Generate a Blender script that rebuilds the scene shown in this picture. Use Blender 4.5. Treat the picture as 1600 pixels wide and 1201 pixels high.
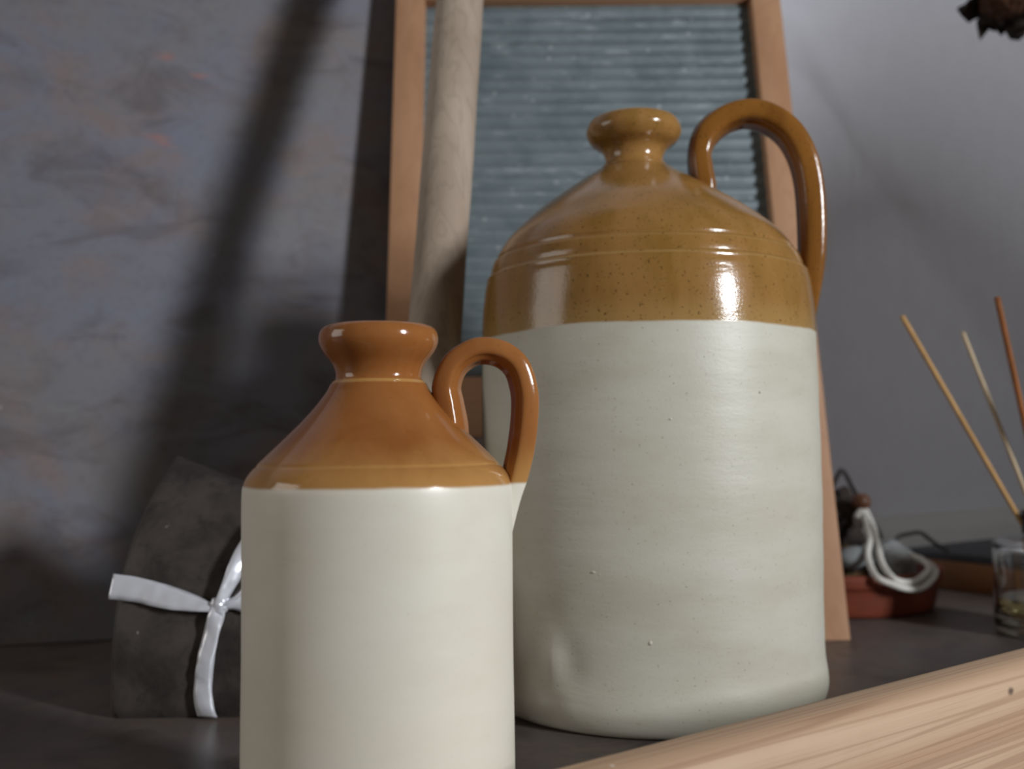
import bpy, bmesh, math, random
from mathutils import Vector, Matrix, noise as mnoise

# ------------------------------------------------------------------ clear
for o in list(bpy.data.objects):
    bpy.data.objects.remove(o, do_unlink=True)
S = bpy.context.scene
C = S.collection
R = math.radians

# ------------------------------------------------------------------ camera
CAM_H = 0.143                       # eye height above the shelf top (z = 0)
cd = bpy.data.cameras.new('camera')
cd.sensor_width = 36.0
cd.lens = 36.0 * 1550.0 / 1600.0
cd.clip_start = 0.01
cd.dof.use_dof = True
cd.dof.focus_distance = 0.39
cd.dof.aperture_fstop = 8.5
cam = bpy.data.objects.new('camera', cd)
C.objects.link(cam)
cam.matrix_world = Matrix.Translation((0, 0, CAM_H)) @ Matrix.Rotation(R(93.3), 4, 'X') @ Matrix.Rotation(R(-0.6), 4, 'Z')
S.camera = cam

# ------------------------------------------------------------------ world (dim warm room)
w = bpy.data.worlds.new('room_ambient')
S.world = w
w.use_nodes = True
bg = w.node_tree.nodes['Background']
bg.inputs['Color'].default_value = (1.0, 0.88, 0.74, 1)
bg.inputs['Strength'].default_value = 0.075

# ------------------------------------------------------------------ daylight through the two windows of the room
def window_light(name, loc, target, sx, sy, power, col, spread=180):
    l = bpy.data.lights.new(name, 'AREA')
    l.shape = 'RECTANGLE'
    l.size, l.size_y = sx, sy
    l.energy = power
    l.color = col
    l.spread = R(spread)
    o = bpy.data.objects.new(name, l)
    C.objects.link(o)
    o.location = loc
    o.rotation_euler = (Vector(target) - Vector(loc)).to_track_quat('-Z', 'Y').to_euler()
    return o
window_light('window_daylight', (1.30, -0.55, 0.62), (-0.20, 0.75, 0.42), 0.15, 0.36, 10.6, (0.94, 0.97, 1.0), 115)
window_light('side_window_daylight', (-2.4, -0.10, 0.75), (0.08, 0.57, 0.2), 1.1, 1.3, 12.0, (1.0, 0.96, 0.90))

S.view_settings.view_transform = 'Standard'
S.view_settings.look = 'None'
S.view_settings.gamma = 1.0
S.view_settings.use_curve_mapping = False
S.view_settings.exposure = 0.0

# ------------------------------------------------------------------ helpers
def tag(o, label=None, cat=None, group=None, kind=None):
    if label: o['label'] = label
    if cat: o['category'] = cat
    if group: o['group'] = group
    if kind: o['kind'] = kind
    return o

def empty(name, loc=(0, 0, 0), rz=0.0, label=None, cat=None, group=None):
    o = bpy.data.objects.new(name, None)
    o.empty_display_size = 0.02
    C.objects.link(o)
    o.location = loc
    o.rotation_euler = (0, 0, rz)
    return tag(o, label, cat, group)

def obj(name, bm, mat, parent=None, smooth=True, recalc=True):
    if recalc:
        bmesh.ops.recalc_face_normals(bm, faces=bm.faces[:])
    me = bpy.data.meshes.new(name)
    bm.to_mesh(me)
    bm.free()
    if smooth:
        for p in me.polygons: p.use_smooth = True
    me.materials.append(mat)
    o = bpy.data.objects.new(name, me)
    C.objects.link(o)
    if parent: o.parent = parent
    return o

def sharp(o, ang=35):
    me = o.data
    b = bmesh.new(); b.from_mesh(me)
    for e in b.edges:
        if len(e.link_faces) == 2 and e.calc_face_angle(0) > R(ang): e.smooth = False
    b.to_mesh(me); b.free()
    return o

def lathe(bm, prof, segs=96, off=None, disp=None):
    """prof: (r, z); closed where r == 0.  off(z) -> (dx, dy), disp(r, z, a) -> dr"""
    rings = []
    for r, z in prof:
        ox, oy = off(z) if off else (0, 0)
        if r < 1e-6:
            rings.append([bm.verts.new((ox, oy, z))])
        else:
            ring = []
            for i in range(segs):
                a = 2 * math.pi * i / segs
                rr = r + (disp(r, z, a) if disp else 0)
                ring.append(bm.verts.new((ox + rr * math.cos(a), oy + rr * math.sin(a), z)))
            rings.append(ring)
    for A, B in zip(rings, rings[1:]):
        if len(A) == 1 and len(B) == 1: continue
        for i in range(segs):
            j = (i + 1) % segs
            if len(A) == 1: bm.faces.new((A[0], B[j], B[i]))
            elif len(B) == 1: bm.faces.new((A[i], A[j], B[0]))
            else: bm.faces.new((A[i], A[j], B[j], B[i]))
    return bm

def catmull(pts, n=8):
    """Catmull-Rom through tuples of any length"""
    out = []
    P = [pts[0]] + list(pts) + [pts[-1]]
    for k in range(1, len(P) - 2):
        a, b, c, d = P[k - 1], P[k], P[k + 1], P[k + 2]
        for i in range(n):
            t = i / n
            out.append(tuple(0.5 * ((2 * b[q]) + (-a[q] + c[q]) * t + (2 * a[q] - 5 * b[q] + 4 * c[q] - d[q]) * t * t
                             + (-a[q] + 3 * b[q] - 3 * c[q] + d[q]) * t ** 3) for q in range(len(b))))
    out.append(tuple(pts[-1]))
    return out

def sweep(bm, path, section, up=Vector((0, 1, 0)), caps=True):
    """path: Vectors; section(i, n) -> list of (u, v): u along `side`, v along the outward normal"""
    n = len(path)
    rings = []
    for i, p in enumerate(path):
        t = (path[min(i + 1, n - 1)] - path[max(i - 1, 0)]).normalized()
        side = (up - t * up.dot(t))
        if side.length < 1e-5: side = t.orthogonal()
        side.normalize()
        nor = t.cross(side).normalized()
        rings.append([bm.verts.new(p + side * u + nor * v) for u, v in section(i, n)])
    m = len(rings[0])
    for A, B in zip(rings, rings[1:]):
        for i in range(m):
            j = (i + 1) % m
            bm.faces.new((A[i], A[j], B[j], B[i]))
    if caps:
        bm.faces.new(rings[0]); bm.faces.new(rings[-1][::-1])
    return bm

def tube(bm, pts, r, segs=10, n=6, wob=0.0, seed=0):
    P = [Vector(p[:3]) for p in catmull(pts, n)]
    def sec(i, N):
        rr = r(i / (N - 1)) if callable(r) else r
        if wob: rr *= 1 + wob * mnoise.noise(P[i] * 60 + Vector((seed, 0, 0)))
        return [(rr * math.cos(2 * math.pi * k / segs), rr * math.sin(2 * math.pi * k / segs)) for k in range(segs)]
    return sweep(bm, P, sec, up=Vector((0.13, 0.9, 0.37)))

def bevel_box(bm, x0, x1, y0, y1, z0, z1, bev=0.0, seg=2):
    vs = [bm.verts.new((x, y, z)) for x in (x0, x1) for y in (y0, y1) for z in (z0, z1)]
    fs = [(0, 1, 3, 2), (4, 6, 7, 5), (0, 4, 5, 1), (2, 3, 7, 6), (0, 2, 6, 4), (1, 5, 7, 3)]
    F = [bm.faces.new([vs[i] for i in f]) for f in fs]
    if bev > 0:
        es = list({e for f in F for e in f.edges})
        bmesh.ops.bevel(bm, geom=es, offset=bev, segments=seg, affect='EDGES', profile=0.5)
    return bm

def blob(bm, c, rad, amp=0.15, freq=3.0, seed=0, sub=4):
    r = bmesh.ops.create_icosphere(bm, subdivisions=sub, radius=1.0)
    for v in r['verts']:
        d = v.co.normalized()
        k = 1 + amp * mnoise.fractal(d * freq + Vector((seed * 7.3, seed * 1.7, 0)), 0.8, 2.0, 4)
        v.co = Vector((c[0] + d.x * rad[0] * k, c[1] + d.y * rad[1] * k, c[2] + d.z * rad[2] * k))
    return bm

# ------------------------------------------------------------------ node materials
class NM:
    def __init__(self, name):
        self.m = bpy.data.materials.new(name)
        self.m.use_nodes = True
        self.t = self.m.node_tree
        self.b = self.t.nodes['Principled BSDF']
        self.tc = self.t.nodes.new('ShaderNodeTexCoord')
    def n(self, ty, **kw):
        x = self.t.nodes.new(ty)
        for k, v in kw.items(): setattr(x, k, v)
        return x
    def put(self, sock, v):
        if hasattr(v, 'node'): self.t.links.new(v, sock)
        elif v is not None:
            if isinstance(v, (tuple, list)) and len(v) == 3 and sock.type == 'RGBA': v = (*v, 1)
            sock.default_value = v
    def co(self, scale=(1, 1, 1), loc=(0, 0, 0), rot=(0, 0, 0), src=None):
        x = self.n('ShaderNodeMapping')
        self.t.links.new(src or self.tc.outputs['Object'], x.inputs['Vector'])
        x.inputs['Scale'].default_value = scale
        x.inputs['Location'].default_value = loc
        x.inputs['Rotation'].default_value = rot
        return x.outputs['Vector']
    def noise(self, vec, scale=5, detail=4, rough=0.55, dist=0.0):
        x = self.n('ShaderNodeTexNoise')
        self.put(x.inputs['Vector'], vec)
        x.inputs['Scale'].default_value = scale
        x.inputs['Detail'].default_value = detail
        x.inputs['Roughness'].default_value = rough
        x.inputs['Distortion'].default_value = dist
        return x.outputs['Fac']
    def voro(self, vec, scale=50, rnd=1.0):
        x = self.n('ShaderNodeTexVoronoi')
        self.put(x.inputs['Vector'], vec)
        x.inputs['Scale'].default_value = scale
        x.inputs['Randomness'].default_value = rnd
        return x.outputs['Distance'], x.outputs['Color']
    def math(self, op, a, b=None, c=None, clamp=False):
        x = self.n('ShaderNodeMath', operation=op)
        x.use_clamp = clamp
        self.put(x.inputs[0], a)
        if b is not None: self.put(x.inputs[1], b)
        if c is not None: self.put(x.inputs[2], c)
        return x.outputs[0]
    def step(self, v, a, b, lo=0.0, hi=1.0):
        x = self.n('ShaderNodeMapRange', interpolation_type='SMOOTHSTEP')
        self.put(x.inputs['Value'], v)
        x.inputs['From Min'].default_value = a
        x.inputs['From Max'].default_value = b
        x.inputs['To Min'].default_value = lo
        x.inputs['To Max'].default_value = hi
        return x.outputs['Result']
    def mix(self, fac, a, b, mode='MIX'):
        x = self.n('ShaderNodeMix', data_type='RGBA', blend_type=mode)
        self.put(x.inputs['Factor'], fac)
        self.put(x.inputs['A'], a) if False else self.put(x.inputs[6], a)
        self.put(x.inputs[7], b)
        return x.outputs[2]
    def ramp(self, fac, stops):
        x = self.n('ShaderNodeValToRGB')
        self.put(x.inputs['Fac'], fac)
        e = x.color_ramp.elements
        while len(e) < len(stops): e.new(0.5)
        for i, (p, c) in enumerate(stops):
            e[i].position = p
            e[i].color = (*c, 1) if len(c) == 3 else c
        return x.outputs['Color']
    def bump(self, h, strength=0.2, dist=0.001):
        x = self.n('ShaderNodeBump')
        x.inputs['Strength'].default_value = strength
        x.inputs['Distance'].default_value = dist
        self.put(x.inputs['Height'], h)
        self.put(self.b.inputs['Normal'], x.outputs['Normal'])
    def sep(self, src=None):
        x = self.n('ShaderNodeSeparateXYZ')
        self.t.links.new(src or self.tc.outputs['Object'], x.inputs[0])
        return x.outputs
    def set(self, **kw):
        for k, v in kw.items(): self.put(self.b.inputs[k.replace('_', ' ')], v)
        return self.m

def lin(r, g, b):
    f = lambda c: (c / 255 / 12.92) if c / 255 <= 0.04045 else ((c / 255 + 0.055) / 1.055) ** 2.4
    return (f(r), f(g), f(b))

def mat_jug(name, zline, wob, honey, honey2, thin, cream, cream2, edge, specks, lines=(), rough=0.13, bumpy=0.15, crough=0.3):
    m = NM(name)
    o = m.co()
    x, y, z = m.sep()
    low = m.noise(o, 18, 3, 0.5)
    zz = m.math('ADD', z, m.math('MULTIPLY', m.math('SUBTRACT', low, 0.5), wob))
    fac = m.step(zz, zline - edge, zline + edge)
    # glaze colour: streaky honey, yellower where it runs thin along its lower edge
    st = m.noise(m.co((1, 1, 0.25)), 38, 5, 0.6, 0.4)
    g = m.mix(m.step(st, 0.3, 0.72), honey, honey2)
    thinf = m.math('SUBTRACT', 1.0, m.step(m.math('ADD', zz, m.math('MULTIPLY', m.math('SUBTRACT', st, 0.5), 0.012)), zline, zline + 0.016))
    g = m.mix(m.math('MULTIPLY', thinf, 0.75), g, thin)
    for zl, wd, amt in lines:                      # glaze runs thin over the turned lines
        d = m.math('ABSOLUTE', m.math('SUBTRACT', z, zl))
        g = m.mix(m.math('MULTIPLY', m.math('SUBTRACT', 1.0, m.step(d, wd * 0.4, wd)), amt), g, thin)
    bsp = m.noise(o, 650, 2, 0.6)
    g = m.mix(m.math('MULTIPLY', m.step(bsp, 0.62, 0.70), specks), g, lin(70, 48, 22))
    # body: pale salt glaze with fine iron specks
    c = m.mix(m.step(m.noise(m.co((1, 1, 2.2)), 14, 4, 0.6), 0.3, 0.75), cream, cream2)
    s1, _ = m.voro(o, 210)
    c = m.mix(m.math('MULTIPLY', m.math('SUBTRACT', 1.0, m.step(s1, 0.04, 0.11)), specks * 0.8), c, lin(120, 112, 92))
    c = m.mix(m.math('MULTIPLY', m.step(m.noise(o, 700, 2), 0.62, 0.76), specks * 0.45), c, lin(140, 132, 112))
    m.bump(m.math('ADD', m.math('MULTIPLY', m.noise(o, 800, 2), 0.3), m.noise(m.co((1, 1, 5)), 30, 4)), bumpy, 0.0012)
    return m.set(Base_Color=m.mix(fac, c, g), Roughness=m.math('ADD', m.step(fac, 0, 1, crough, rough), m.math('MULTIPLY', low, 0.06)), Specular_IOR_Level=0.5)

def mat_wood(name, a, b, dark, axis='Z', stretch=0.02, rough=0.55, ring=40, contrast=1.0, marks=False):
    m = NM(name)
    k = stretch
    s = {'X': (k, 1, 1), 'Y': (1, k, 1), 'Z': (1, 1, k)}[axis]
    v = m.co(s)
    base = m.noise(v, ring, 2, 0.45, 0.15)
    rings = m.math('PINGPONG', m.math('FRACT', m.math('MULTIPLY', base, 6.0)), 0.5)
    wide = m.noise(m.co(s, (3, 2, 1)), ring * 0.5, 2, 0.5)
    fine = m.noise(v, ring * 9, 3, 0.6)
    col = m.mix(m.step(wide, 0.35, 0.65), b, a)
    col = m.mix(m.math('MULTIPLY', m.math('SUBTRACT', 1.0, m.step(rings, 0.0, 0.22)), 0.6 * contrast), col, dark)
    col = m.mix(m.math('MULTIPLY', m.step(fine, 0.5, 0.75), 0.3 * contrast), col, dark)
    big = m.noise(m.co(), 14, 4, 0.6)
    col = m.mix(m.math('MULTIPLY', m.step(big, 0.45, 0.75), 0.35), col, b)
    if marks:                       # dark dents and pale flecks scattered on the board
        d, _ = m.voro(m.co((0.7, 1, 1), (-0.032, 0.0, 0.012)), 9)
        col = m.mix(m.math('MULTIPLY', m.math('SUBTRACT', 1.0, m.step(d, 0.008, 0.024)), 0.85), col, lin(58, 46, 42))
        d, _ = m.voro(m.co((1, 1, 1), (0.011, 0.02, 0.0)), 75)
        col = m.mix(m.math('MULTIPLY', m.math('SUBTRACT', 1.0, m.step(d, 0.04, 0.07)), 0.7), col, lin(245, 238, 228))
    m.bump(m.math('ADD', fine, m.math('MULTIPLY', rings, 0.6)), 0.15, 0.0005)
    return m.set(Base_Color=col, Roughness=rough, Specular_IOR_Level=0.35)

def mat_plain(name, col, rough=0.5, var=0.15, nscale=40, metallic=0.0, bump=0.1, col2=None, spec=0.5):
    m = NM(name)
    f = m.noise(m.co(), nscale, 5, 0.6)
    c2 = col2 or tuple(v * (1 - var * 2) for v in col)
    m.bump(f, bump, 0.001)
    return m.set(Base_Color=m.mix(m.step(f, 0.35, 0.7), col, c2), Roughness=rough, Metallic=metallic, Specular_IOR_Level=spec)

def mat_backdrop(name, base, blue, brown, dark, rust, rough, spec, sc=1.0):
    m = NM(name)
    v = m.co((sc, sc, sc))
    n1 = m.noise(v, 5.0, 6, 0.62, 0.5)
    n2 = m.noise(m.co((sc, sc, sc * 1.6), (3, 1, 2)), 9.0, 6, 0.65, 0.8)
    n3 = m.noise(m.co((sc, sc, sc * 2.0), (7, 4, 1)), 13.0, 5, 0.6, 1.0)
    c = m.mix(m.step(n1, 0.35, 0.65), base, blue)
    c = m.mix(m.math('MULTIPLY', m.step(n2, 0.45, 0.70), 0.7), c, brown)
    c = m.mix(m.math('MULTIPLY', m.step(n3, 0.46, 0.74), 0.7), c, dark)
    n4 = m.noise(m.co((sc, sc, sc * 2.4), (2, 9, 4)), 11.0, 3, 0.55, 0.6)
    c = m.mix(m.math('MULTIPLY', m.step(n4, 0.69, 0.76), 0.7), c, rust)
    n5 = m.noise(v, 160, 3, 0.6)
    c = m.mix(m.math('MULTIPLY', m.step(n5, 0.45, 0.8), 0.25), c, dark)
    d, _ = m.voro(m.co((1, 1, 1), (0.3, 0.1, 0.2)), 24)
    c = m.mix(m.math('MULTIPLY', m.math('SUBTRACT', 1.0, m.step(d, 0.02, 0.035)), 0.7), c, lin(190, 190, 195))
    m.bump(n5, 0.08, 0.0008)
    return m.set(Base_Color=c, Roughness=rough, Specular_IOR_Level=spec)

M = {}
BIG = dict(zline=0.2005, wob=0.004, honey=lin(158, 117, 68), honey2=lin(134, 98, 44), thin=lin(166, 132, 80), cream=lin(204, 201, 188), cream2=lin(192, 188, 171),
           edge=0.0008, specks=0.75, rough=0.12, bumpy=0.18, crough=0.42)
M['big_jug'] = mat_jug('honey_and_stone_glaze', lines=((0.2448, 0.0010, 0.3), (0.2355, 0.0012, 0.5)), **BIG)
M['big_handle'] = mat_jug('honey_handle_glaze', **dict(BIG, honey=lin(142, 94, 40), honey2=lin(112, 70, 24)))
SMALL = dict(zline=0.1290, wob=0.0035, honey=lin(160, 104, 57), honey2=lin(142, 85, 39), thin=lin(190, 144, 84), cream=lin(232, 228, 214), cream2=lin(225, 219, 203),
             edge=0.0007, specks=0.12, rough=0.09, bumpy=0.06, crough=0.36)
M['small_jug'] = mat_jug('amber_and_cream_glaze', lines=((0.1641, 0.0008, 0.9), (0.1357, 0.0006, 0.5)), **SMALL)
M['small_handle'] = mat_jug('amber_handle_glaze', **SMALL)
M['pine'] = mat_wood('pale_pine', lin(206, 176, 148), lin(188, 154, 126), lin(146, 108, 82), 'X', 0.012, 0.6, 130, 0.75, marks=True)
M['frame_wood'] = mat_wood('reddish_frame_wood', lin(184, 142, 110), lin(172, 129, 97), lin(138, 96, 68), 'Z', 0.03, 0.6, 60, 0.25)
M['frame_wood_x'] = mat_wood('reddish_rail_wood', lin(184, 142, 110), lin(172, 129, 97), lin(138, 96, 68), 'X', 0.03, 0.6, 60, 0.25)
M['pole_wood'] = mat_wood('weathered_grey_wood', lin(178, 162, 146), lin(160, 143, 127), lin(120, 104, 92), 'Z', 0.06, 0.7, 70, 0.45)
M['reed_a'] = mat_wood('tan_reed', lin(206, 164, 108), lin(188, 146, 92), lin(150, 104, 60), 'Z', 0.05, 0.6, 300, 0.3)
M['reed_b'] = mat_wood('pale_reed', lin(206, 186, 154), lin(192, 172, 140), lin(160, 130, 96), 'Z', 0.05, 0.6, 300, 0.3)
M['reed_c'] = mat_wood('dark_reed', lin(166, 102, 52), lin(142, 84, 38), lin(104, 58, 26), 'Z', 0.05, 0.6, 300, 0.3)
M['wall'] = mat_plain('grey_white_paint', lin(212, 212, 220), 0.8, 0.02, 30, 0, 0.03, spec=0.3)
M['skirting'] = mat_plain('satin_white_paint', lin(205, 205, 205), 0.45, 0.02, 30, 0, 0.02)
M['floor'] = mat_wood('brown_floorboards', lin(120, 92, 70), lin(104, 78, 58), lin(70, 50, 36), 'X', 0.05, 0.5, 20, 0.6)
M['board'] = mat_backdrop('rust_and_concrete_print', lin(124, 122, 125), lin(120, 123, 138), lin(134, 118, 112), lin(92, 86, 90), lin(168, 116, 108), 0.62, 0.35)
M['shelf'] = mat_backdrop('dark_stone_laminate', lin(104, 95, 90), lin(92, 86, 86), lin(110, 94, 84), lin(72, 64, 60), lin(118, 98, 86), 0.40, 0.25, 1.6)
M['zinc'] = None
def _zinc():
    m = NM('dull_zinc')
    v = m.co()
    n1 = m.noise(v, 26, 5, 0.65, 0.5)
    n2 = m.noise(m.co((1, 1, 6)), 40, 4, 0.6)
    c = m.mix(m.step(n1, 0.35, 0.7), lin(126, 138, 143), lin(105, 118, 123))
    c = m.mix(m.math('MULTIPLY', m.step(n2, 0.55, 0.75), 0.5), c, lin(190, 200, 206))
    d, _ = m.voro(v, 60)
    c = m.mix(m.math('MULTIPLY', m.math('SUBTRACT', 1.0, m.step(d, 0.05, 0.14)), 0.45), c, lin(205, 212, 216))
    m.bump(n1, 0.2, 0.001)
    return m.set(Base_Color=c, Metallic=0.35, Roughness=m.math('ADD', 0.42, m.math('MULTIPLY', n1, 0.2)))
M['zinc'] = _zinc()
def _stone():
    m = NM('mottled_dark_clay')
    v = m.co()
    n1 = m.noise(v, 26, 6, 0.65, 0.3)
    n2 = m.noise(v, 95, 4, 0.6)
    c = m.mix(m.step(n1, 0.35, 0.68), lin(74, 67, 64), lin(42, 37, 35))
    c = m.mix(m.math('MULTIPLY', m.step(n2, 0.55, 0.72), 0.6), c, lin(34, 31, 30))
    d = m.noise(m.co((1, 1, 0.6), (.02, .01, .03)), 130, 3, 0.5)
    c = m.mix(m.math('MULTIPLY', m.step(d, 0.73, 0.79), 0.7), c, lin(190, 184, 178))
    m.bump(m.math('ADD', n1, m.math('MULTIPLY', n2, 0.5)), 0.35, 0.002)
    return m.set(Base_Color=c, Roughness=0.62, Specular_IOR_Level=0.4)
M['stone'] = _stone()
def _ribbon():
    m = NM('white_satin_ribbon')
    n1 = m.noise(m.co((1, 1, 1)), 48, 2, 0.5, 0.5)
    m.bump(n1, 0.5, 0.003)
    return m.set(Base_Color=lin(236, 238, 246), Roughness=0.28, Specular_IOR_Level=0.7, Metallic=0.35)
M['ribbon'] = _ribbon()
M['terracotta'] = mat_plain('terracotta', lin(118, 50, 25), 0.7, 0.12, 30, 0, 0.12)
M['bark'] = mat_plain('dark_bark', lin(62, 50, 44), 0.85, 0.25, 60, 0, 0.8, col2=lin(30, 24, 22))
M['moss'] = mat_plain('brown_moss', lin(112, 84, 56), 0.95, 0.2, 130, 0, 0.9, col2=lin(66, 62, 42))
M['pebble'] = mat_plain('grey_pebble', lin(134, 138, 140), 0.6, 0.1, 60, 0, 0.1)
M['shell'] = mat_plain('grey_white_stone', lin(168, 172, 174), 0.55, 0.12, 25, 0, 0.15, col2=lin(110, 116, 118))
M['rope'] = mat_plain('white_cotton_cord', lin(222, 220, 214), 0.85, 0.05, 400, 0, 0.5)
M['bead'] = mat_plain('brown_bead', lin(112, 70, 44), 0.5, 0.15, 60)
M['wire'] = mat_plain('dark_wire', lin(52, 50, 50), 0.5, 0.1, 80, 0.3)
M['slate'] = mat_plain('dark_slate', lin(66, 68, 72), 0.6, 0.08, 40)
M['oak'] = mat_wood('golden_oak', lin(150, 104, 64), lin(130, 86, 50), lin(92, 58, 34), 'Y', 0.05, 0.55, 60, 0.4)
M['collar'] = mat_plain('black_collar', lin(30, 28, 28), 0.4, 0.1, 50)
M['petal'] = mat_plain('dried_petal', lin(46, 36, 28), 0.85, 0.25, 80, 0, 0.5, col2=lin(24, 20, 18))
M['seed'] = mat_plain('dried_seed_head', lin(84, 52, 28), 0.85, 0.2, 160, 0, 0.8)
M['stem'] = mat_plain('dry_stem', lin(120, 104, 66), 0.8, 0.15, 60)
M['vase'] = mat_plain('dark_glazed_vase', lin(60, 58, 56), 0.3, 0.1, 30)
def _glass():
    m = NM('clear_glass')
    return m.set(Base_Color=(0.97, 0.99, 0.98), Roughness=0.0, Transmission_Weight=1.0, IOR=1.48)
M['glass'] = _glass()
def _oil():
    m = NM('yellow_oil')
    return m.set(Base_Color=(0.93, 0.82, 0.42), Roughness=0.0, Transmission_Weight=1.0, IOR=1.4)
M['oil'] = _oil()

# ================================================================== SETTING
# shelf runs along U (to the right and away), V points from the front lip to the wall
U = Vector((0.8075, 0.5899, 0)); V = Vector((-0.5899, 0.8075, 0))
ANG = math.atan2(U.y, U.x)
LIP = Vector((0.0160, 0.3045, 0.0))             # a point on the inner top edge of the lip

b = bmesh.new(); bevel_box(b, -1.1, 1.7, 0.0, 0.92, -0.03, 0.0)
st = tag(obj('shelf_top', b, M['shelf'], None, smooth=False), 'dark grey-brown stone-look shelf top carrying all the objects', 'shelf')
st.location = LIP; st.rotation_euler = (0, 0, ANG)
b = bmesh.new(); bevel_box(b, -1.1, 1.6, -0.024, -0.0002, -0.11, 0.0485, 0.0085, 5)
fb = tag(sharp(obj('front_board', b, M['pine']), 50), 'pale pine board edging the front of the dark shelf', 'board')
fb.location = LIP; fb.rotation_euler = (0, 0, ANG)

b = bmesh.new(); bevel_box(b, -2.5, 3.0, -2.5, 2.0, -0.90, -0.85)
tag(obj('floor', b, M['floor'], None, smooth=False), kind='structure')

# painted wall behind
WP = Vector((0.585, 1.33, 0)); WU = Vector((0.838, 0.545, 0))
WANG = math.atan2(WU.y, WU.x)
b = bmesh.new(); bevel_box(b, -0.770, 2.0, 0.0, 0.06, -0.85, 2.2)
wo = tag(obj('wall_back', b, M['wall'], None, smooth=False), kind='structure')
wo.location = WP; wo.rotation_euler = (0, 0, WANG)
b = bmesh.new(); bevel_box(b, -1.5, 0.0, 0.0, 0.06, -0.85, 2.2)
wl = tag(obj('wall_left', b, M['wall'], None, smooth=False), kind='structure')
wl.location = WP + WU * -0.770; wl.rotation_euler = (0, 0, math.atan(0.25))
# moulded skirting along its foot
b = bmesh.new()
prof = [(0.0, -0.03), (-0.016, -0.03), (-0.016, 0.022), (-0.0145, 0.030), (-0.010, 0.035), (-0.008, 0.040), (-0.003, 0.044), (0.0, 0.045)]
A_ = [b.verts.new((-0.40, y, z)) for y, z in prof]; B_ = [b.verts.new((1.9, y, z)) for y, z in prof]
for i in range(len(prof)):
    j = (i + 1) % len(prof); b.faces.new((A_[i], A_[j], B_[j], B_[i]))
b.faces.new(A_); b.faces.new(B_[::-1])
so = tag(sharp(obj('baseboard_back', b, M['skirting'])), kind='structure')
so.location = WP; so.rotation_euler = (0, 0, WANG)

# printed backdrop board leaning back on the wall
bd = empty('backdrop_board', (-0.10, 0.789, 0.0), math.atan(0.25), 'large mottled grey-blue rusty-look backdrop board leaning behind the pole', 'board')
LB = math.atan(0.17)
b = bmesh.new(); bevel_box(b, -1.1, 0.055, 0.0, 0.006, 0.0, 0.66, 0.001, 1)
bmesh.ops.rotate(b, verts=b.verts[:], cent=(0, 0, 0), matrix=Matrix.Rotation(-LB, 3, 'X'))
for v in b.verts: v.co.z = max(v.co.z, 0.0)
obj('printed_panel', b, M['board'], bd, smooth=False)

# ================================================================== BIG JUG
def jug(name, loc, label, mat, hmat, prof, segs, handle, hsec, haz, htw=0.0, hbox=0.75, off=None, disp=None, specks=()):
    root = empty(name, loc, 0, label, 'jug')
    body = [p for p in prof if p[2] == 'b']; neck = [p for p in prof if p[2] == 'n']
    b = bmesh.new()
    P = catmull([(p[0], p[1]) for p in body], 5)
    lathe(b, [(max(r, 0), z) for r, z in P], segs, off, disp)
    for (a, z, r, s) in specks:                 # little kiln blisters proud of the glaze
        q = bmesh.ops.create_icosphere(b, subdivisions=2, radius=1.0)
        for v in q['verts']:
            l = Vector((v.co.x * s[0] * 0.5, v.co.y * s[0], v.co.z * s[1]))
            v.co = Matrix.Rotation(a, 3, 'Z') @ (l + Vector((r, 0, 0))) + Vector((0, 0, z))
    obj('body', b, mat, root)
    b = bmesh.new()
    P = catmull([(p[0], p[1]) for p in neck], 5)
    lathe(b, [(max(r, 0), z) for r, z in P], segs, off)
    obj('neck', b, mat, root)
    b = bmesh.new()
    H = catmull(handle, 8)
    rot = Matrix.Rotation(haz, 3, 'Z')
    path = [rot @ Vector((h[0], 0, h[1])) for h in H]
    def sec(i, n):
        wd, th = H[i][2], H[i][3]
        ct, sn = math.cos(htw), math.sin(htw)
        out = []
        for k in range(40):
            a = 2 * math.pi * k / 40
            ca, sa = math.cos(a), math.sin(a)
            u = wd * math.copysign(abs(ca) ** hbox, ca); v = th * math.copysign(abs(sa) ** hbox, sa)
            v *= 1 - hsec * (0.5 + 0.5 * math.cos(3 * math.pi * u / wd)) * abs(sa)
            out.append((u * ct - v * sn, u * sn + v * ct))
        return out
    sweep(b, path, sec, up=rot @ Vector((0, 1, 0)))
    obj('handle', b, hmat, root)
    return root

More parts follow.
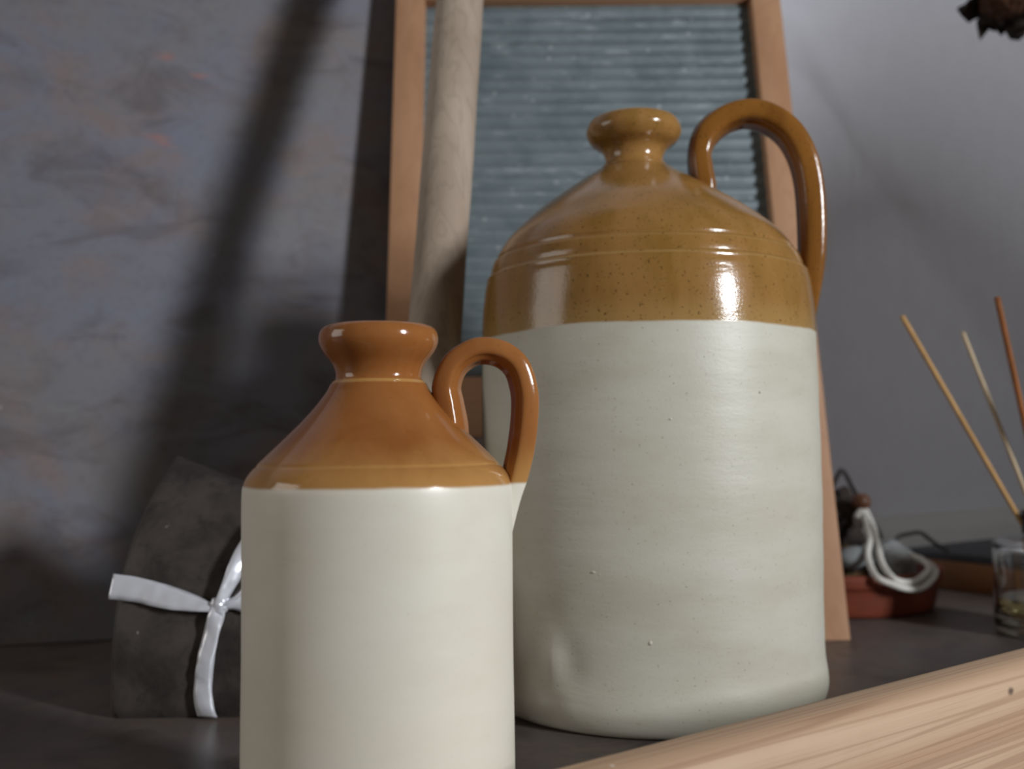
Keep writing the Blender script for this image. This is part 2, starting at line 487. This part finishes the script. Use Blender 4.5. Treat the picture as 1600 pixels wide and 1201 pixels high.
mm = 0.001
bigp = [(0, 5, 'b'), (60, 4, 'b'), (84, 1.0, 'b'), (90, 0.6, 'b'), (93.6, 4, 'b'), (95.7, 11, 'b'), (95.6, 18, 'b'), (94.6, 28, 'b'), (94.3, 45, 'b'),
        (94.8, 80, 'b'), (95.2, 120, 'b'), (94.8, 165, 'b'), (94.3, 200, 'b'), (93.8, 216, 'b'), (92.7, 228, 'b'), (91.5, 233.6, 'b'), (91.3, 235.2, 'b'), (90.3, 236.3, 'b'), (89.2, 237.0, 'b'),
        (89.0, 238.2, 'b'), (88.6, 240.5, 'b'), (87.3, 244.6, 'b'), (86.2, 245.8, 'b'), (85.0, 246.3, 'b'), (84.8, 247.3, 'b'), (84.3, 249.2, 'b'),
        (79.5, 256.5, 'b'), (73.0, 263.2, 'b'), (58.6, 275.2, 'b'), (38, 289.3, 'b'), (27, 296.2, 'b'), (20, 300.5, 'b'), (12, 301.5, 'b'),
        (14, 299.0, 'n'), (19.2, 301.0, 'n'), (17.2, 304.0, 'n'), (17.0, 308, 'n'), (19.0, 312, 'n'), (24.5, 316, 'n'), (27.2, 320.3, 'n'), (27.4, 324.0, 'n'),
        (25.0, 328.8, 'n'), (20.5, 330.4, 'n'), (15.0, 328.5, 'n'), (11.5, 322.0, 'n'), (10.5, 312, 'n'), (10.5, 300, 'n')]
bigp = [(r * mm, z * mm, k) for r, z, k in bigp]
def big_off(z):
    t = max(0.0, min(1.0, (z - 0.23) / 0.075)); t = t * t * (3 - 2 * t)
    return (-0.0048 * t, 0.0)
def big_disp(r, z, a):
    d = 0.00012 * math.sin(z * 190 + 1.3 * math.sin(a)) * (1 if z < 0.23 else 0)
    da = math.atan2(math.sin(a - R(-131)), math.cos(a - R(-131)))        # a thumbed dent low on the flank
    g = math.exp(-(da / 0.16) ** 2 - ((z - 0.035) / 0.020) ** 2)
    d += 0.0022 * g * math.sin(da * 22 + 0.6) * math.cos((z - 0.035) * 110)
    return d if r > 0.05 else 0
hb = [(33, 278, 12.5, 5.2), (34.6, 288, 12.2, 5.0), (33.6, 298, 11.8, 4.8), (33.0, 308.5, 11.3, 4.6), (36.5, 319, 11.2, 5.3), (46, 327.5, 11.3, 5.2), (59, 331.5, 11.5, 5.2), (72, 328.7, 11.5, 5.2),
      (84, 319.5, 11.3, 5.3), (91.5, 305.5, 11, 5.4), (95, 289.5, 10.6, 5.4), (96, 271, 10.2, 5.4), (95.8, 253, 9.6, 5.2), (95.0, 240, 8.8, 4.8),
      (93.8, 226, 7.4, 3.8), (92.4, 213, 5.4, 2.8), (90.5, 203, 3.0, 1.8)]
hb = [(a, z, w_ * 1.12, t_ * 1.45) for a, z, w_, t_ in hb]
hb = [tuple(v * mm for v in h) for h in hb]
jug('stoneware_jug', (0.0775, 0.571, 0.0), 'tall stoneware flagon, olive-honey shoulder over speckled grey body, in front of washboard', M['big_jug'], M['big_handle'],
    bigp, 192, hb, 0.16, R(-4), 0.0, 0.6, big_off, big_disp,
    specks=[(R(-114.5), 0.0795, 0.0945, (0.0016, 0.0008)), (R(-112.5), 0.0785, 0.0945, (0.0010, 0.0009)), (R(-98), 0.0468, 0.0943, (0.0011, 0.0012)),
            (R(-62), 0.166, 0.0948, (0.0007, 0.0007)), (R(-91), 0.153, 0.095, (0.0008, 0.0005))])

# ================================================================== SMALL JUG
smp = [(0, 4, 'b'), (38, 3, 'b'), (47, 0.6, 'b'), (50, 0.6, 'b'), (52.5, 3, 'b'), (53.4, 8, 'b'), (53.4, 30, 'b'), (53.2, 60, 'b'), (53.3, 95, 'b'), (53.4, 115, 'b'),
       (53.3, 123.5, 'b'), (52.9, 127.0, 'b'), (51.6, 130.3, 'b'), (49.4, 133.2, 'b'), (48.1, 134.4, 'b'), (47.3, 135.6, 'b'), (45.0, 137.9, 'b'), (40.4, 142.4, 'b'), (35.4, 147.2, 'b'), (30, 152.6, 'b'),
       (25, 158.2, 'b'), (21, 163.5, 'b'), (18.3, 167.6, 'b'), (12, 168.5, 'b'),
       (14, 166.0, 'n'), (18.4, 167.2, 'n'), (17.4, 168.6, 'n'), (17.2, 171.0, 'n'), (18.6, 174.8, 'n'), (22.2, 179.6, 'n'), (23.9, 183.4, 'n'), (23.7, 187.2, 'n'), (21.8, 189.6, 'n'), (18.6, 190.2, 'n'),
       (14.5, 188.5, 'n'), (12, 184, 'n'), (10.8, 176, 'n'), (10.8, 166, 'n')]
K = 0.8625
def zs(z): return (143 + (z - 143) * K) if z > 25 else z
smp = [(r * K * mm, zs(z) * mm, k) for r, z, k in smp]
hs = [(29.0, 141, 9.2, 6.6), (29.4, 149, 9.0, 6.4), (28.2, 158, 8.4, 6.0), (27.4, 166, 7.9, 5.6), (31, 174.5, 7.6, 5.3), (39.2, 179.7, 7.6, 5.2), (48.6, 179.0, 7.6, 5.2), (55.6, 173.6, 7.4, 5.3),
      (58.8, 164, 7.2, 5.4), (59.0, 154, 7.0, 5.4), (57.4, 141, 6.9, 5.4), (55.0, 130.5, 6.8, 5.2), (52.6, 121, 6.2, 4.3), (50.8, 110, 4.6, 3.2), (49.2, 98, 2.5, 2.0)]
hs = [(a * K * mm, zs(z) * mm, w_ * K * mm, t_ * K * mm) for a, z, w_, t_ in hs]
jug('small_stoneware_jug', (-0.0464, 0.345, 0.0), 'small stoneware flagon, glossy amber shoulder over plain cream body', M['small_jug'], M['small_handle'],
    smp, 160, hs, 0.22, R(4), R(-16), 0.7)

# ================================================================== WASHBOARD
WBL = math.atan(0.255)
wb = empty('washboard', (0.070, 0.711, 0.0), 0, 'wooden framed zinc washboard leaning upright behind the tall flagon', 'washboard')
WR = Matrix.Rotation(-WBL, 3, 'X')
def wbpart(name, x0, x1, y0, y1, z0, z1, mat, bev=0.0015):
    b = bmesh.new(); bevel_box(b, x0, x1, y0, y1, z0, z1, bev, 2)
    bmesh.ops.rotate(b, verts=b.verts[:], cent=(0, 0, 0), matrix=WR)
    for v in b.verts: v.co.z = max(v.co.z, 0.0)       # feet cut level with the shelf
    return sharp(obj(name, b, mat, wb), 40)
XW = 0.168
wbpart('stile', -XW, -XW + 0.0255, 0, 0.020, 0.0, 0.60, M['frame_wood'])
wbpart('stile', XW - 0.0255, XW, 0, 0.020, 0.0, 0.60, M['frame_wood'])
wbpart('top_rail', -XW + 0.0255, XW - 0.0255, 0.001, 0.019, 0.548, 0.590, M['frame_wood_x'])
wbpart('bottom_rail', -XW + 0.0255, XW - 0.0255, 0.001, 0.019, 0.152, 0.200, M['frame_wood_x'])
b = bmesh.new()
z0, z1, pitch = 0.196, 0.556, 0.0119
nz = 360; x0, x1 = -XW + 0.020, XW - 0.020
rows = []
for side, yy in ((0, 0.010), (1, 0.0115)):
    for k in range(nz + 1):
        z = z0 + (z1 - z0) * k / nz
        y = yy + 0.004 - 0.0030 * abs(math.sin(math.pi * z / pitch)) ** 0.75
        rows.append([b.verts.new((x, y, z)) for x in (x0, 0, x1)])
half = nz + 1
for s in (0, half):
    for k in range(nz):
        for c in range(2):
            b.faces.new((rows[s + k][c], rows[s + k][c + 1], rows[s + k + 1][c + 1], rows[s + k + 1][c]))
bmesh.ops.rotate(b, verts=b.verts[:], cent=(0, 0, 0), matrix=WR)
obj('corrugated_panel', b, M['zinc'], wb, recalc=False)

# ================================================================== POLE
po = empty('wooden_pole', (-0.054, 0.494, 0.0), 0, 'weathered grey-brown round wooden pole leaning against the wall past the washboard', 'pole')
b = bmesh.new()
p0 = Vector((0, 0, 0.0075)); pd = Vector((0.045, 0.423, 1.0)).normalized()
path = [p0 + pd * (1.06 * k / 60) for k in range(61)]
def psec(i, n):
    t = i / (n - 1); rr = 0.0152 + 0.0034 * t
    if i == 0: rr *= 0.90
    rr *= 1 + 0.012 * math.sin(t * 23) + 0.01 * math.sin(t * 61 + 1)
    return [(rr * math.cos(2 * math.pi * k / 40), rr * math.sin(2 * math.pi * k / 40)) for k in range(40)]
sweep(b, path, psec)
for v in b.verts: v.co.z = max(v.co.z, 0.0)
sharp(obj('shaft', b, M['pole_wood'], po), 50)

# ================================================================== DARK BLOCK WITH RIBBON
blk = empty('dark_block', (-0.160, 0.565, 0.0), 0, 'dark grey mottled block with rounded front tied with shiny white ribbon', 'block')
ARC = catmull([(-0.0345, 0.0), (-0.0375, 0.006), (-0.0385, 0.020), (-0.0385, 0.040), (-0.0340, 0.066), (-0.0215, 0.090), (0.000, 0.113), (0.030, 0.1345), (0.034, 0.137)], 10)
def block_y(z):
    for (ya, za), (yb, zb) in zip(ARC, ARC[1:]):
        if za <= z <= zb: return ya + (yb - ya) * (z - za) / max(zb - za, 1e-9)
    return ARC[-1][0]
XL, XRT = -0.054, 0.062
def block_top(x): return 0.1365 - 0.33 * (x - XL) - 1.2 * max(0, x - 0.03) ** 2
b = bmesh.new()
NX, NZ = 40, 48
grid = []
for i in range(NX + 1):
    u = i / NX; x = XL + (XRT - XL) * u
    col = []
    ed = min(1.0, min(u, 1 - u) * NX * (XRT - XL) / NX / 0.006)
    rnd = 0.006 * (1 - math.sqrt(max(0, 1 - (1 - ed) ** 2)))
    for k in range(NZ + 1):
        z = block_top(x) * k / NZ
        y = block_y(z) + rnd
        xx = x + (0.010 * (z / 0.135) ** 2.2 if u < 0.99 else 0) * (1 - u)
        nn = mnoise.fractal(Vector((xx, y, z)) * 40, 0.8, 2, 3) * 0.0008
        col.append(b.verts.new((xx, y + nn, z + (0.002 * (1 - ed) if k == 0 else 0))))
    col.append(b.verts.new((col[-1].co.x, max(0.046, col[-1].co.y + 0.012), block_top(x) - 0.001)))
    col.append(b.verts.new((x, 0.048, 0.0)))
    grid.append(col)
for i in range(NX):
    for k in range(NZ + 2):
        b.faces.new((grid[i][k], grid[i + 1][k], grid[i + 1][k + 1], grid[i][k + 1]))
    b.faces.new((grid[i][-1], grid[i + 1][-1], grid[i + 1][0], grid[i][0]))
b.faces.new(grid[0]); b.faces.new(grid[-1][::-1])
sharp(obj('block_body', b, M['stone'], blk), 50)

def ribbon(name, st, parent, off=0.0016, n=8):
    """st: (x, z, width, direction of width in the front plane (deg), lift, twist)"""
    P = catmull(st, n)
    b = bmesh.new(); rows = []
    for (x, z, wd, dg, lift, tw) in P:
        y = block_y(max(0.001, z)) - off - lift
        dz = Vector((math.cos(R(dg)), math.sin(R(tw)), math.sin(R(dg)))).normalized()
        row = []
        for q in (-1, -0.5, 0, 0.5, 1):
            pz = z + dz.z * wd * 0.5 * q
            py = block_y(max(0.001, pz)) - off - lift if lift < 0.002 else y
            row.append(b.verts.new((x + dz.x * wd * 0.5 * q, py + dz.y * wd * 0.5 * q - 0.0006 * (1 - q * q) - 0.0011 * (1 + mnoise.noise(Vector((x * 150, q * 0.8, z * 150)))), pz)))
        rows.append(row)
    for A, B in zip(rows, rows[1:]):
        for k in range(4): b.faces.new((A[k], A[k + 1], B[k + 1], B[k]))
    o = obj(name, b, M['ribbon'], parent)
    md = o.modifiers.new('thickness', 'SOLIDIFY'); md.thickness = 0.0005
    return o
rib = ribbon('ribbon_band', [(-0.0530, 0.0690, 0.0125, 88, 0, 0), (-0.040, 0.0672, 0.0122, 86, 0, 0), (-0.025, 0.0640, 0.0115, 84, 0.0005, 12), (-0.012, 0.0612, 0.0095, 80, 0.0015, 28), (-0.002, 0.0590, 0.0062, 76, 0.002, 35), (0.005, 0.0580, 0.0040, 80, 0.0025, 10)], blk)
ribbon('ribbon_band', [(0.004, 0.0582, 0.0040, 80, 0.0024, 0), (0.012, 0.0600, 0.0070, 85, 0.0014, -20), (0.022, 0.0600, 0.0110, 88, 0.0004, 0), (0.040, 0.0600, 0.012, 90, 0, 0), (0.058, 0.0600, 0.012, 90, 0, 0)], blk)
ribbon('ribbon_tail', [(0.0052, 0.0600, 0.0070, 12, 0.0030, 0), (0.0046, 0.0540, 0.0088, 6, 0.0030, 14), (0.0020, 0.0440, 0.0086, 2, 0.0022, -10), (-0.0006, 0.0300, 0.0088, 0, 0.0016, 6), (-0.0020, 0.0150, 0.0094, 0, 0.0012, 0), (-0.0006, 0.0015, 0.0104, -6, 0.0010, 0)], blk)
ribbon('ribbon_loop', [(0.0060, 0.0590, 0.0050, -20, 0.0035, 20), (0.0100, 0.0680, 0.0072, -25, 0.0050, 40), (0.0145, 0.0790, 0.0100, -28, 0.0060, 20), (0.0195, 0.0900, 0.0110, -25, 0.0070, 0), (0.0260, 0.0990, 0.0110, -40, 0.0080, 0), (0.0330, 0.0930, 0.0100, -100, 0.0080, 10), (0.0280, 0.0780, 0.0090, -150, 0.0065, 20), (0.0160, 0.0640, 0.0070, -160, 0.005, 10), (0.0070, 0.0585, 0.0045, -160, 0.0040, 0)], blk)
b = bmesh.new(); blob(b, (0.0055, block_y(0.059) - 0.0045, 0.0590), (0.0042, 0.0026, 0.0050), 0.45, 2.2, 3, 3)
obj('ribbon_knot', b, M['ribbon'], blk)

# ================================================================== TERRACOTTA SAUCER AND WHAT LIES IN IT
SC = Vector((0.276, 0.874, 0.0))
sa = empty('terracotta_saucer', SC, 0, 'shallow terracotta saucer holding stones and cord beside the washboard foot', 'saucer')
b = bmesh.new()
lathe(b, catmull([(0, 0.0), (0.070, 0.0), (0.080, 0.0005), (0.084, 0.004), (0.0875, 0.022), (0.0895, 0.024), (0.0905, 0.031), (0.0895, 0.034), (0.0865, 0.0345), (0.0845, 0.031), (0.0800, 0.012), (0.076, 0.008), (0.05, 0.0072), (0, 0.0070)], 3), 72)
obj('dish', b, M['terracotta'], sa)

def single(name, bm, mat, label, cat, group=None, loc=(0, 0, 0)):
    o = obj(name, bm, mat)
    me = o.data
    L = Vector(loc)
    for v in me.vertices: v.co -= L
    o.location = L
    return tag(o, label, cat, group)

b = bmesh.new(); blob(b, (0.277, 0.880, 0.070), (0.034, 0.026, 0.028), 0.30, 2.2, 5, 4)
single('bark_lump', b, M['bark'], 'dark brown rough bark lump on top of the saucer pile', 'bark', loc=(0.277, 0.880, 0.045))
b = bmesh.new(); blob(b, (0.268, 0.866, 0.030), (0.044, 0.038, 0.022), 0.28, 3.0, 9, 4)
single('moss_clump', b, M['moss'], 'brown mossy clump under the dark bark lump in the saucer', 'moss', loc=(0.262, 0.872, 0.008))
b = bmesh.new(); blob(b, (0.2815, 0.824, 0.044), (0.015, 0.012, 0.010), 0.10, 1.5, 2, 3)
single('pebble', b, M['pebble'], 'smooth dark grey oval pebble in the terracotta saucer', 'pebble', loc=(0.2815, 0.824, 0.034))
b = bmesh.new(); blob(b, (0.317, 0.846, 0.036), (0.022, 0.020, 0.019), 0.22, 1.8, 6, 4)
single('pale_stone', b, M['shell'], 'pale grey-white knobbly stone behind the white cord', 'stone', loc=(0.318, 0.850, 0.010))

rp = empty('cord_tie', (0.2951, 0.845, 0.0825), 0, 'looped white cotton cord with a brown bead hanging over the saucer', 'cord')
def loc_pts(pts, root): return [tuple(Vector(p) - root.location) for p in pts]
def cord(pts, rad=0.0026):
    b = bmesh.new(); P = [Vector(p[:3]) for p in catmull(loc_pts(pts, rp), 12)]
    L = 0
    acc = [0]
    for a, c in zip(P, P[1:]): L += (c - a).length; acc.append(L)
    def sec(i, n):
        out = []
        for k in range(12):
            a = 2 * math.pi * k / 12
            rr = rad * (0.86 + 0.16 * abs(math.cos(1.5 * (a + acc[i] * 520))))
            out.append((rr * math.cos(a), rr * math.sin(a)))
        return out
    sweep(b, P, sec, up=Vector((0.2, 0.9, 0.3)))
    return obj('cord_strand', b, M['rope'], rp)
cord([(0.2954, 0.845, 0.0835), (0.2958, 0.838, 0.0717), (0.294, 0.825, 0.0602), (0.2874, 0.812, 0.0502), (0.2838, 0.797, 0.0413), (0.2822, 0.778, 0.0348), (0.2914, 0.775, 0.0302), (0.3022, 0.775, 0.0266), (0.3151, 0.78, 0.0258), (0.327, 0.788, 0.03), (0.3369, 0.8, 0.0358), (0.3377, 0.815, 0.0405), (0.3332, 0.832, 0.0422)])
cord([(0.2975, 0.845, 0.0835), (0.3016, 0.838, 0.069), (0.3002, 0.825, 0.0554), (0.2953, 0.803, 0.0435), (0.294, 0.78, 0.0349), (0.3015, 0.778, 0.0311), (0.3136, 0.782, 0.0314), (0.3259, 0.792, 0.0359), (0.3331, 0.803, 0.039), (0.3338, 0.818, 0.0433), (0.3318, 0.835, 0.0445)])
cord([(0.2954, 0.845, 0.0835), (0.2908, 0.84, 0.0797), (0.2884, 0.838, 0.0766)], 0.0026)
b = bmesh.new()
lathe(b, catmull([(0.0025, -0.006), (0.006, -0.005), (0.0078, 0), (0.006, 0.005), (0.0025, 0.006), (0.0025, -0.006)], 4), 24)
bd_ = obj('bead', b, M['bead'], rp)
bd_.location = (0.0, 0.001, 0.0065)

b = bmesh.new(); tube(b, [(0.2712, 0.87, 0.0816), (0.2778, 0.868, 0.0999), (0.2839, 0.865, 0.1139), (0.2878, 0.865, 0.1133), (0.2922, 0.858, 0.1003), (0.2958, 0.852, 0.0905), (0.304, 0.856, 0.0778), (0.3125, 0.862, 0.0669), (0.3201, 0.87, 0.0560)], 0.0019, 8)
single('bent_wire', b, M['wire'], 'dark wire bent into a pointed loop above the bark lump', 'wire', loc=(0.2712, 0.870, 0.0816))
b = bmesh.new(); tube(b, [(0.3278, 0.868, 0.0441), (0.331, 0.87, 0.0516), (0.3368, 0.873, 0.0568), (0.3481, 0.88, 0.0583), (0.3615, 0.888, 0.0585), (0.3743, 0.9, 0.0516), (0.3896, 0.915, 0.0435), (0.403, 0.93, 0.0375)], 0.0019, 8)
single('arched_wire', b, M['wire'], 'dark wire arching from the saucer onto the slate slab', 'wire', loc=(0.3278, 0.868, 0.0441))

# ================================================================== SLATE ON A WOODEN BASE
sl = empty('slate_board', (0.376, 0.985, 0.0), WANG, 'dark slate slab on a golden wooden base behind the glass diffuser', 'slate')
SW, SD = 0.27, 0.185
def slbox(name, x0, x1, y0, y1, z0, z1, mat, bev=0.002):
    b = bmesh.new(); bevel_box(b, x0, x1, y0, y1, z0, z1, bev, 2)
    return sharp(obj(name, b, mat, sl), 40)
slbox('wooden_base', 0, SW, -SD, 0, 0, 0.0265, M['oak'])
slbox('slate_slab', 0.004, SW - 0.004, -SD + 0.010, -0.004, 0.0265, 0.0345, M['slate'], 0.001)

# ================================================================== REED DIFFUSER
DC = Vector((0.3915, 0.728, 0.0))
df = empty('reed_diffuser', DC, 0, 'clear glass diffuser bottle with black collar and yellow oil', 'diffuser')
b = bmesh.new()
lathe(b, catmull([(0, 0.0015), (0.030, 0.001), (0.036, 0.0006), (0.0392, 0.004), (0.0396, 0.010), (0.0396, 0.060), (0.0385, 0.0655), (0.033, 0.0685), (0.022, 0.0695), (0.0172, 0.071), (0.0168, 0.076), (0.0168, 0.084),
     (0.0140, 0.0845), (0.0138, 0.076), (0.0150, 0.068), (0.028, 0.0655), (0.0350, 0.0625), (0.0364, 0.056), (0.0364, 0.018), (0.034, 0.0135), (0.020, 0.0125), (0, 0.0125)], 4), 72)
obj('glass_bottle', b, M['glass'], df)
b = bmesh.new()
lathe(b, [(0, 0.0127), (0.020, 0.0127), (0.034, 0.0137), (0.0362, 0.018), (0.0362, 0.0262), (0.034, 0.0260), (0, 0.0260)], 72)
obj('oil', b, M['oil'], df)
b = bmesh.new()
lathe(b, catmull([(0.0172, 0.0715), (0.0188, 0.0720), (0.0192, 0.074), (0.0192, 0.0865), (0.0185, 0.0885), (0.016, 0.0888), (0.0128, 0.0885), (0.0126, 0.0865), (0.0150, 0.0850), (0.0172, 0.0848), (0.0172, 0.0715)], 3), 48)
obj('collar', b, M['collar'], df)
def reed(p0, p1, r, mat, label):
    p0, p1 = Vector(p0), Vector(p1)
    b = bmesh.new(); tube(b, [tuple(p0), tuple(p0.lerp(p1, 0.5)), tuple(p1)], r, 12, 8)
    single('diffuser_reed', b, mat, label, 'reed', 'reeds standing in the diffuser bottle', loc=tuple(p0))
reed((0.4120, 0.742, 0.0150), (0.2835, 0.716, 0.2310), 0.0018, M['reed_a'], 'tan diffuser reed slanting farthest out toward the tall flagon')
reed((0.3990, 0.716, 0.0150), (0.3390, 0.742, 0.2215), 0.0016, M['reed_b'], 'pale thin diffuser reed between the tan and orange-brown reeds')
reed((0.4040, 0.735, 0.0150), (0.3490, 0.708, 0.2430), 0.0021, M['reed_c'], 'orange-brown diffuser reed, the most upright and darkest of the bunch')

# ================================================================== DRIED FLOWERS IN A VASE (one head droops into view)
VC = Vector((0.900, 1.180, 0.0))
vs = empty('flower_vase', VC, 0, 'dark glazed vase of dried flowers standing past the slate board', 'vase')
b = bmesh.new()
lathe(b, catmull([(0, 0.001), (0.040, 0.0006), (0.048, 0.004), (0.062, 0.05), (0.064, 0.09), (0.050, 0.14), (0.030, 0.175), (0.028, 0.195), (0.036, 0.21), (0.032, 0.21), (0.024, 0.195), (0.026, 0.175), (0.045, 0.14), (0.058, 0.09), (0.056, 0.05), (0.04, 0.012), (0, 0.01)], 4), 64)
obj('vase_body', b, M['vase'], vs)
random.seed(11)
def flower(tip, axis, r, label, seed, bend):
    tip = Vector(tip); ax = Vector(axis).normalized()
    root = empty('dried_flower', tip, 0, label, 'flower')
    base = VC + Vector((0.004 * math.cos(seed), 0.004 * math.sin(seed), 0.03)) - tip
    neck = VC + Vector((0.010 * math.cos(seed * 2), 0.010 * math.sin(seed * 2), 0.20)) - tip
    b = bmesh.new()
    tube(b, [tuple(base), tuple(neck), tuple(neck.lerp(Vector(bend) - tip, 0.6)), tuple(Vector(bend) - tip), tuple(-ax * 0.015), (0, 0, 0)], 0.0022, 8, 8)
    obj('stem', b, M['stem'], root)
    q = ax.to_track_quat('Z', 'Y').to_matrix()
    b = bmesh.new(); blob(b, (0, 0, 0), (r * 0.52, r * 0.52, r * 0.36), 0.2, 4, seed, 4)
    for v in b.verts: v.co = q @ v.co
    obj('seed_head', b, M['seed'], root)
    rr = random.Random(seed)
    for k in range(16):
        a = 2 * math.pi * k / 16 + rr.uniform(-.15, .15)
        ln = r * rr.uniform(0.75, 1.1); wd = r * rr.uniform(0.18, 0.28)
        lay = (k % 2) * 0.006 * r / 0.03
        b = bmesh.new(); A = []
        for i in range(7):
            t = i / 6
            hw = wd * (math.sin(math.pi * min(1, 0.18 + 0.82 * t)) ** 0.7) + 0.0004
            x = r * 0.38 + ln * 0.62 * t
            zz = -lay + 0.35 * ln * (t ** 2) * rr.uniform(0.3, 1.1) - 0.004 * math.sin(5 * t + k)
            tw = rr.uniform(-.5, .5) * t
            row = []
            for s in (-1, 0, 1):
                row.append(b.verts.new((x, s * hw * math.cos(tw), zz + s * hw * math.sin(tw) + 0.25 * hw * abs(s))))
            A.append(row)
        for i in range(6):
            for s in range(2): b.faces.new((A[i][s], A[i][s + 1], A[i + 1][s + 1], A[i + 1][s]))
        rz = Matrix.Rotation(a, 3, 'Z')
        for v in b.verts: v.co = q @ (rz @ v.co)
        o = obj('petal', b, M['petal'], root)
        md = o.modifiers.new('thickness', 'SOLIDIFY'); md.thickness = 0.0008
    return root
flower((0.427, 0.830, 0.520), (-0.30, -0.42, -0.85), 0.040, 'dark brown dried flower head drooping above the diffuser reeds', 3, (0.500, 0.900, 0.620))

# ================================================================== ADDED SHADE SCREEN, unseen, put in to dim the lower back wall softly
sc = empty('added_shade_screen', (0.905, 0.41, -0.85), R(-6), 'added arched slatted screen out of view, shading the back wall', 'screen')
def arch(x): return 0.85 + 0.50 + 0.105 * math.cos(x / 0.21 * math.pi / 2)
for k in range(27):
    x = -0.20 + 0.4 * k / 26
    b = bmesh.new(); bevel_box(b, x - 0.0034, x + 0.0034, -0.006, 0.006, 0.10, arch(x) - 0.01, 0.002, 1)
    obj('slat', b, M['frame_wood'], sc, smooth=False)
b = bmesh.new(); tube(b, [(x, 0, arch(x)) for x in (-0.21, -0.14, -0.07, 0.0, 0.07, 0.14, 0.21)], 0.014, 10)
obj('arched_rail', b, M['frame_wood'], sc)
for zz in (0.0, 0.10):
    b = bmesh.new(); bevel_box(b, -0.225, 0.225, -0.02 if zz else -0.10, 0.02 if zz else 0.10, zz, zz + (0.06 if zz else 0.03), 0.004, 2)
    obj('bottom_rail' if zz else 'foot', b, M['frame_wood_x'], sc, smooth=False)
b = bmesh.new(); bevel_box(b, -0.04, 0.04, -0.02, 0.02, 0.03, 0.10, 0.003, 1)
obj('post', b, M['frame_wood'], sc, smooth=False)
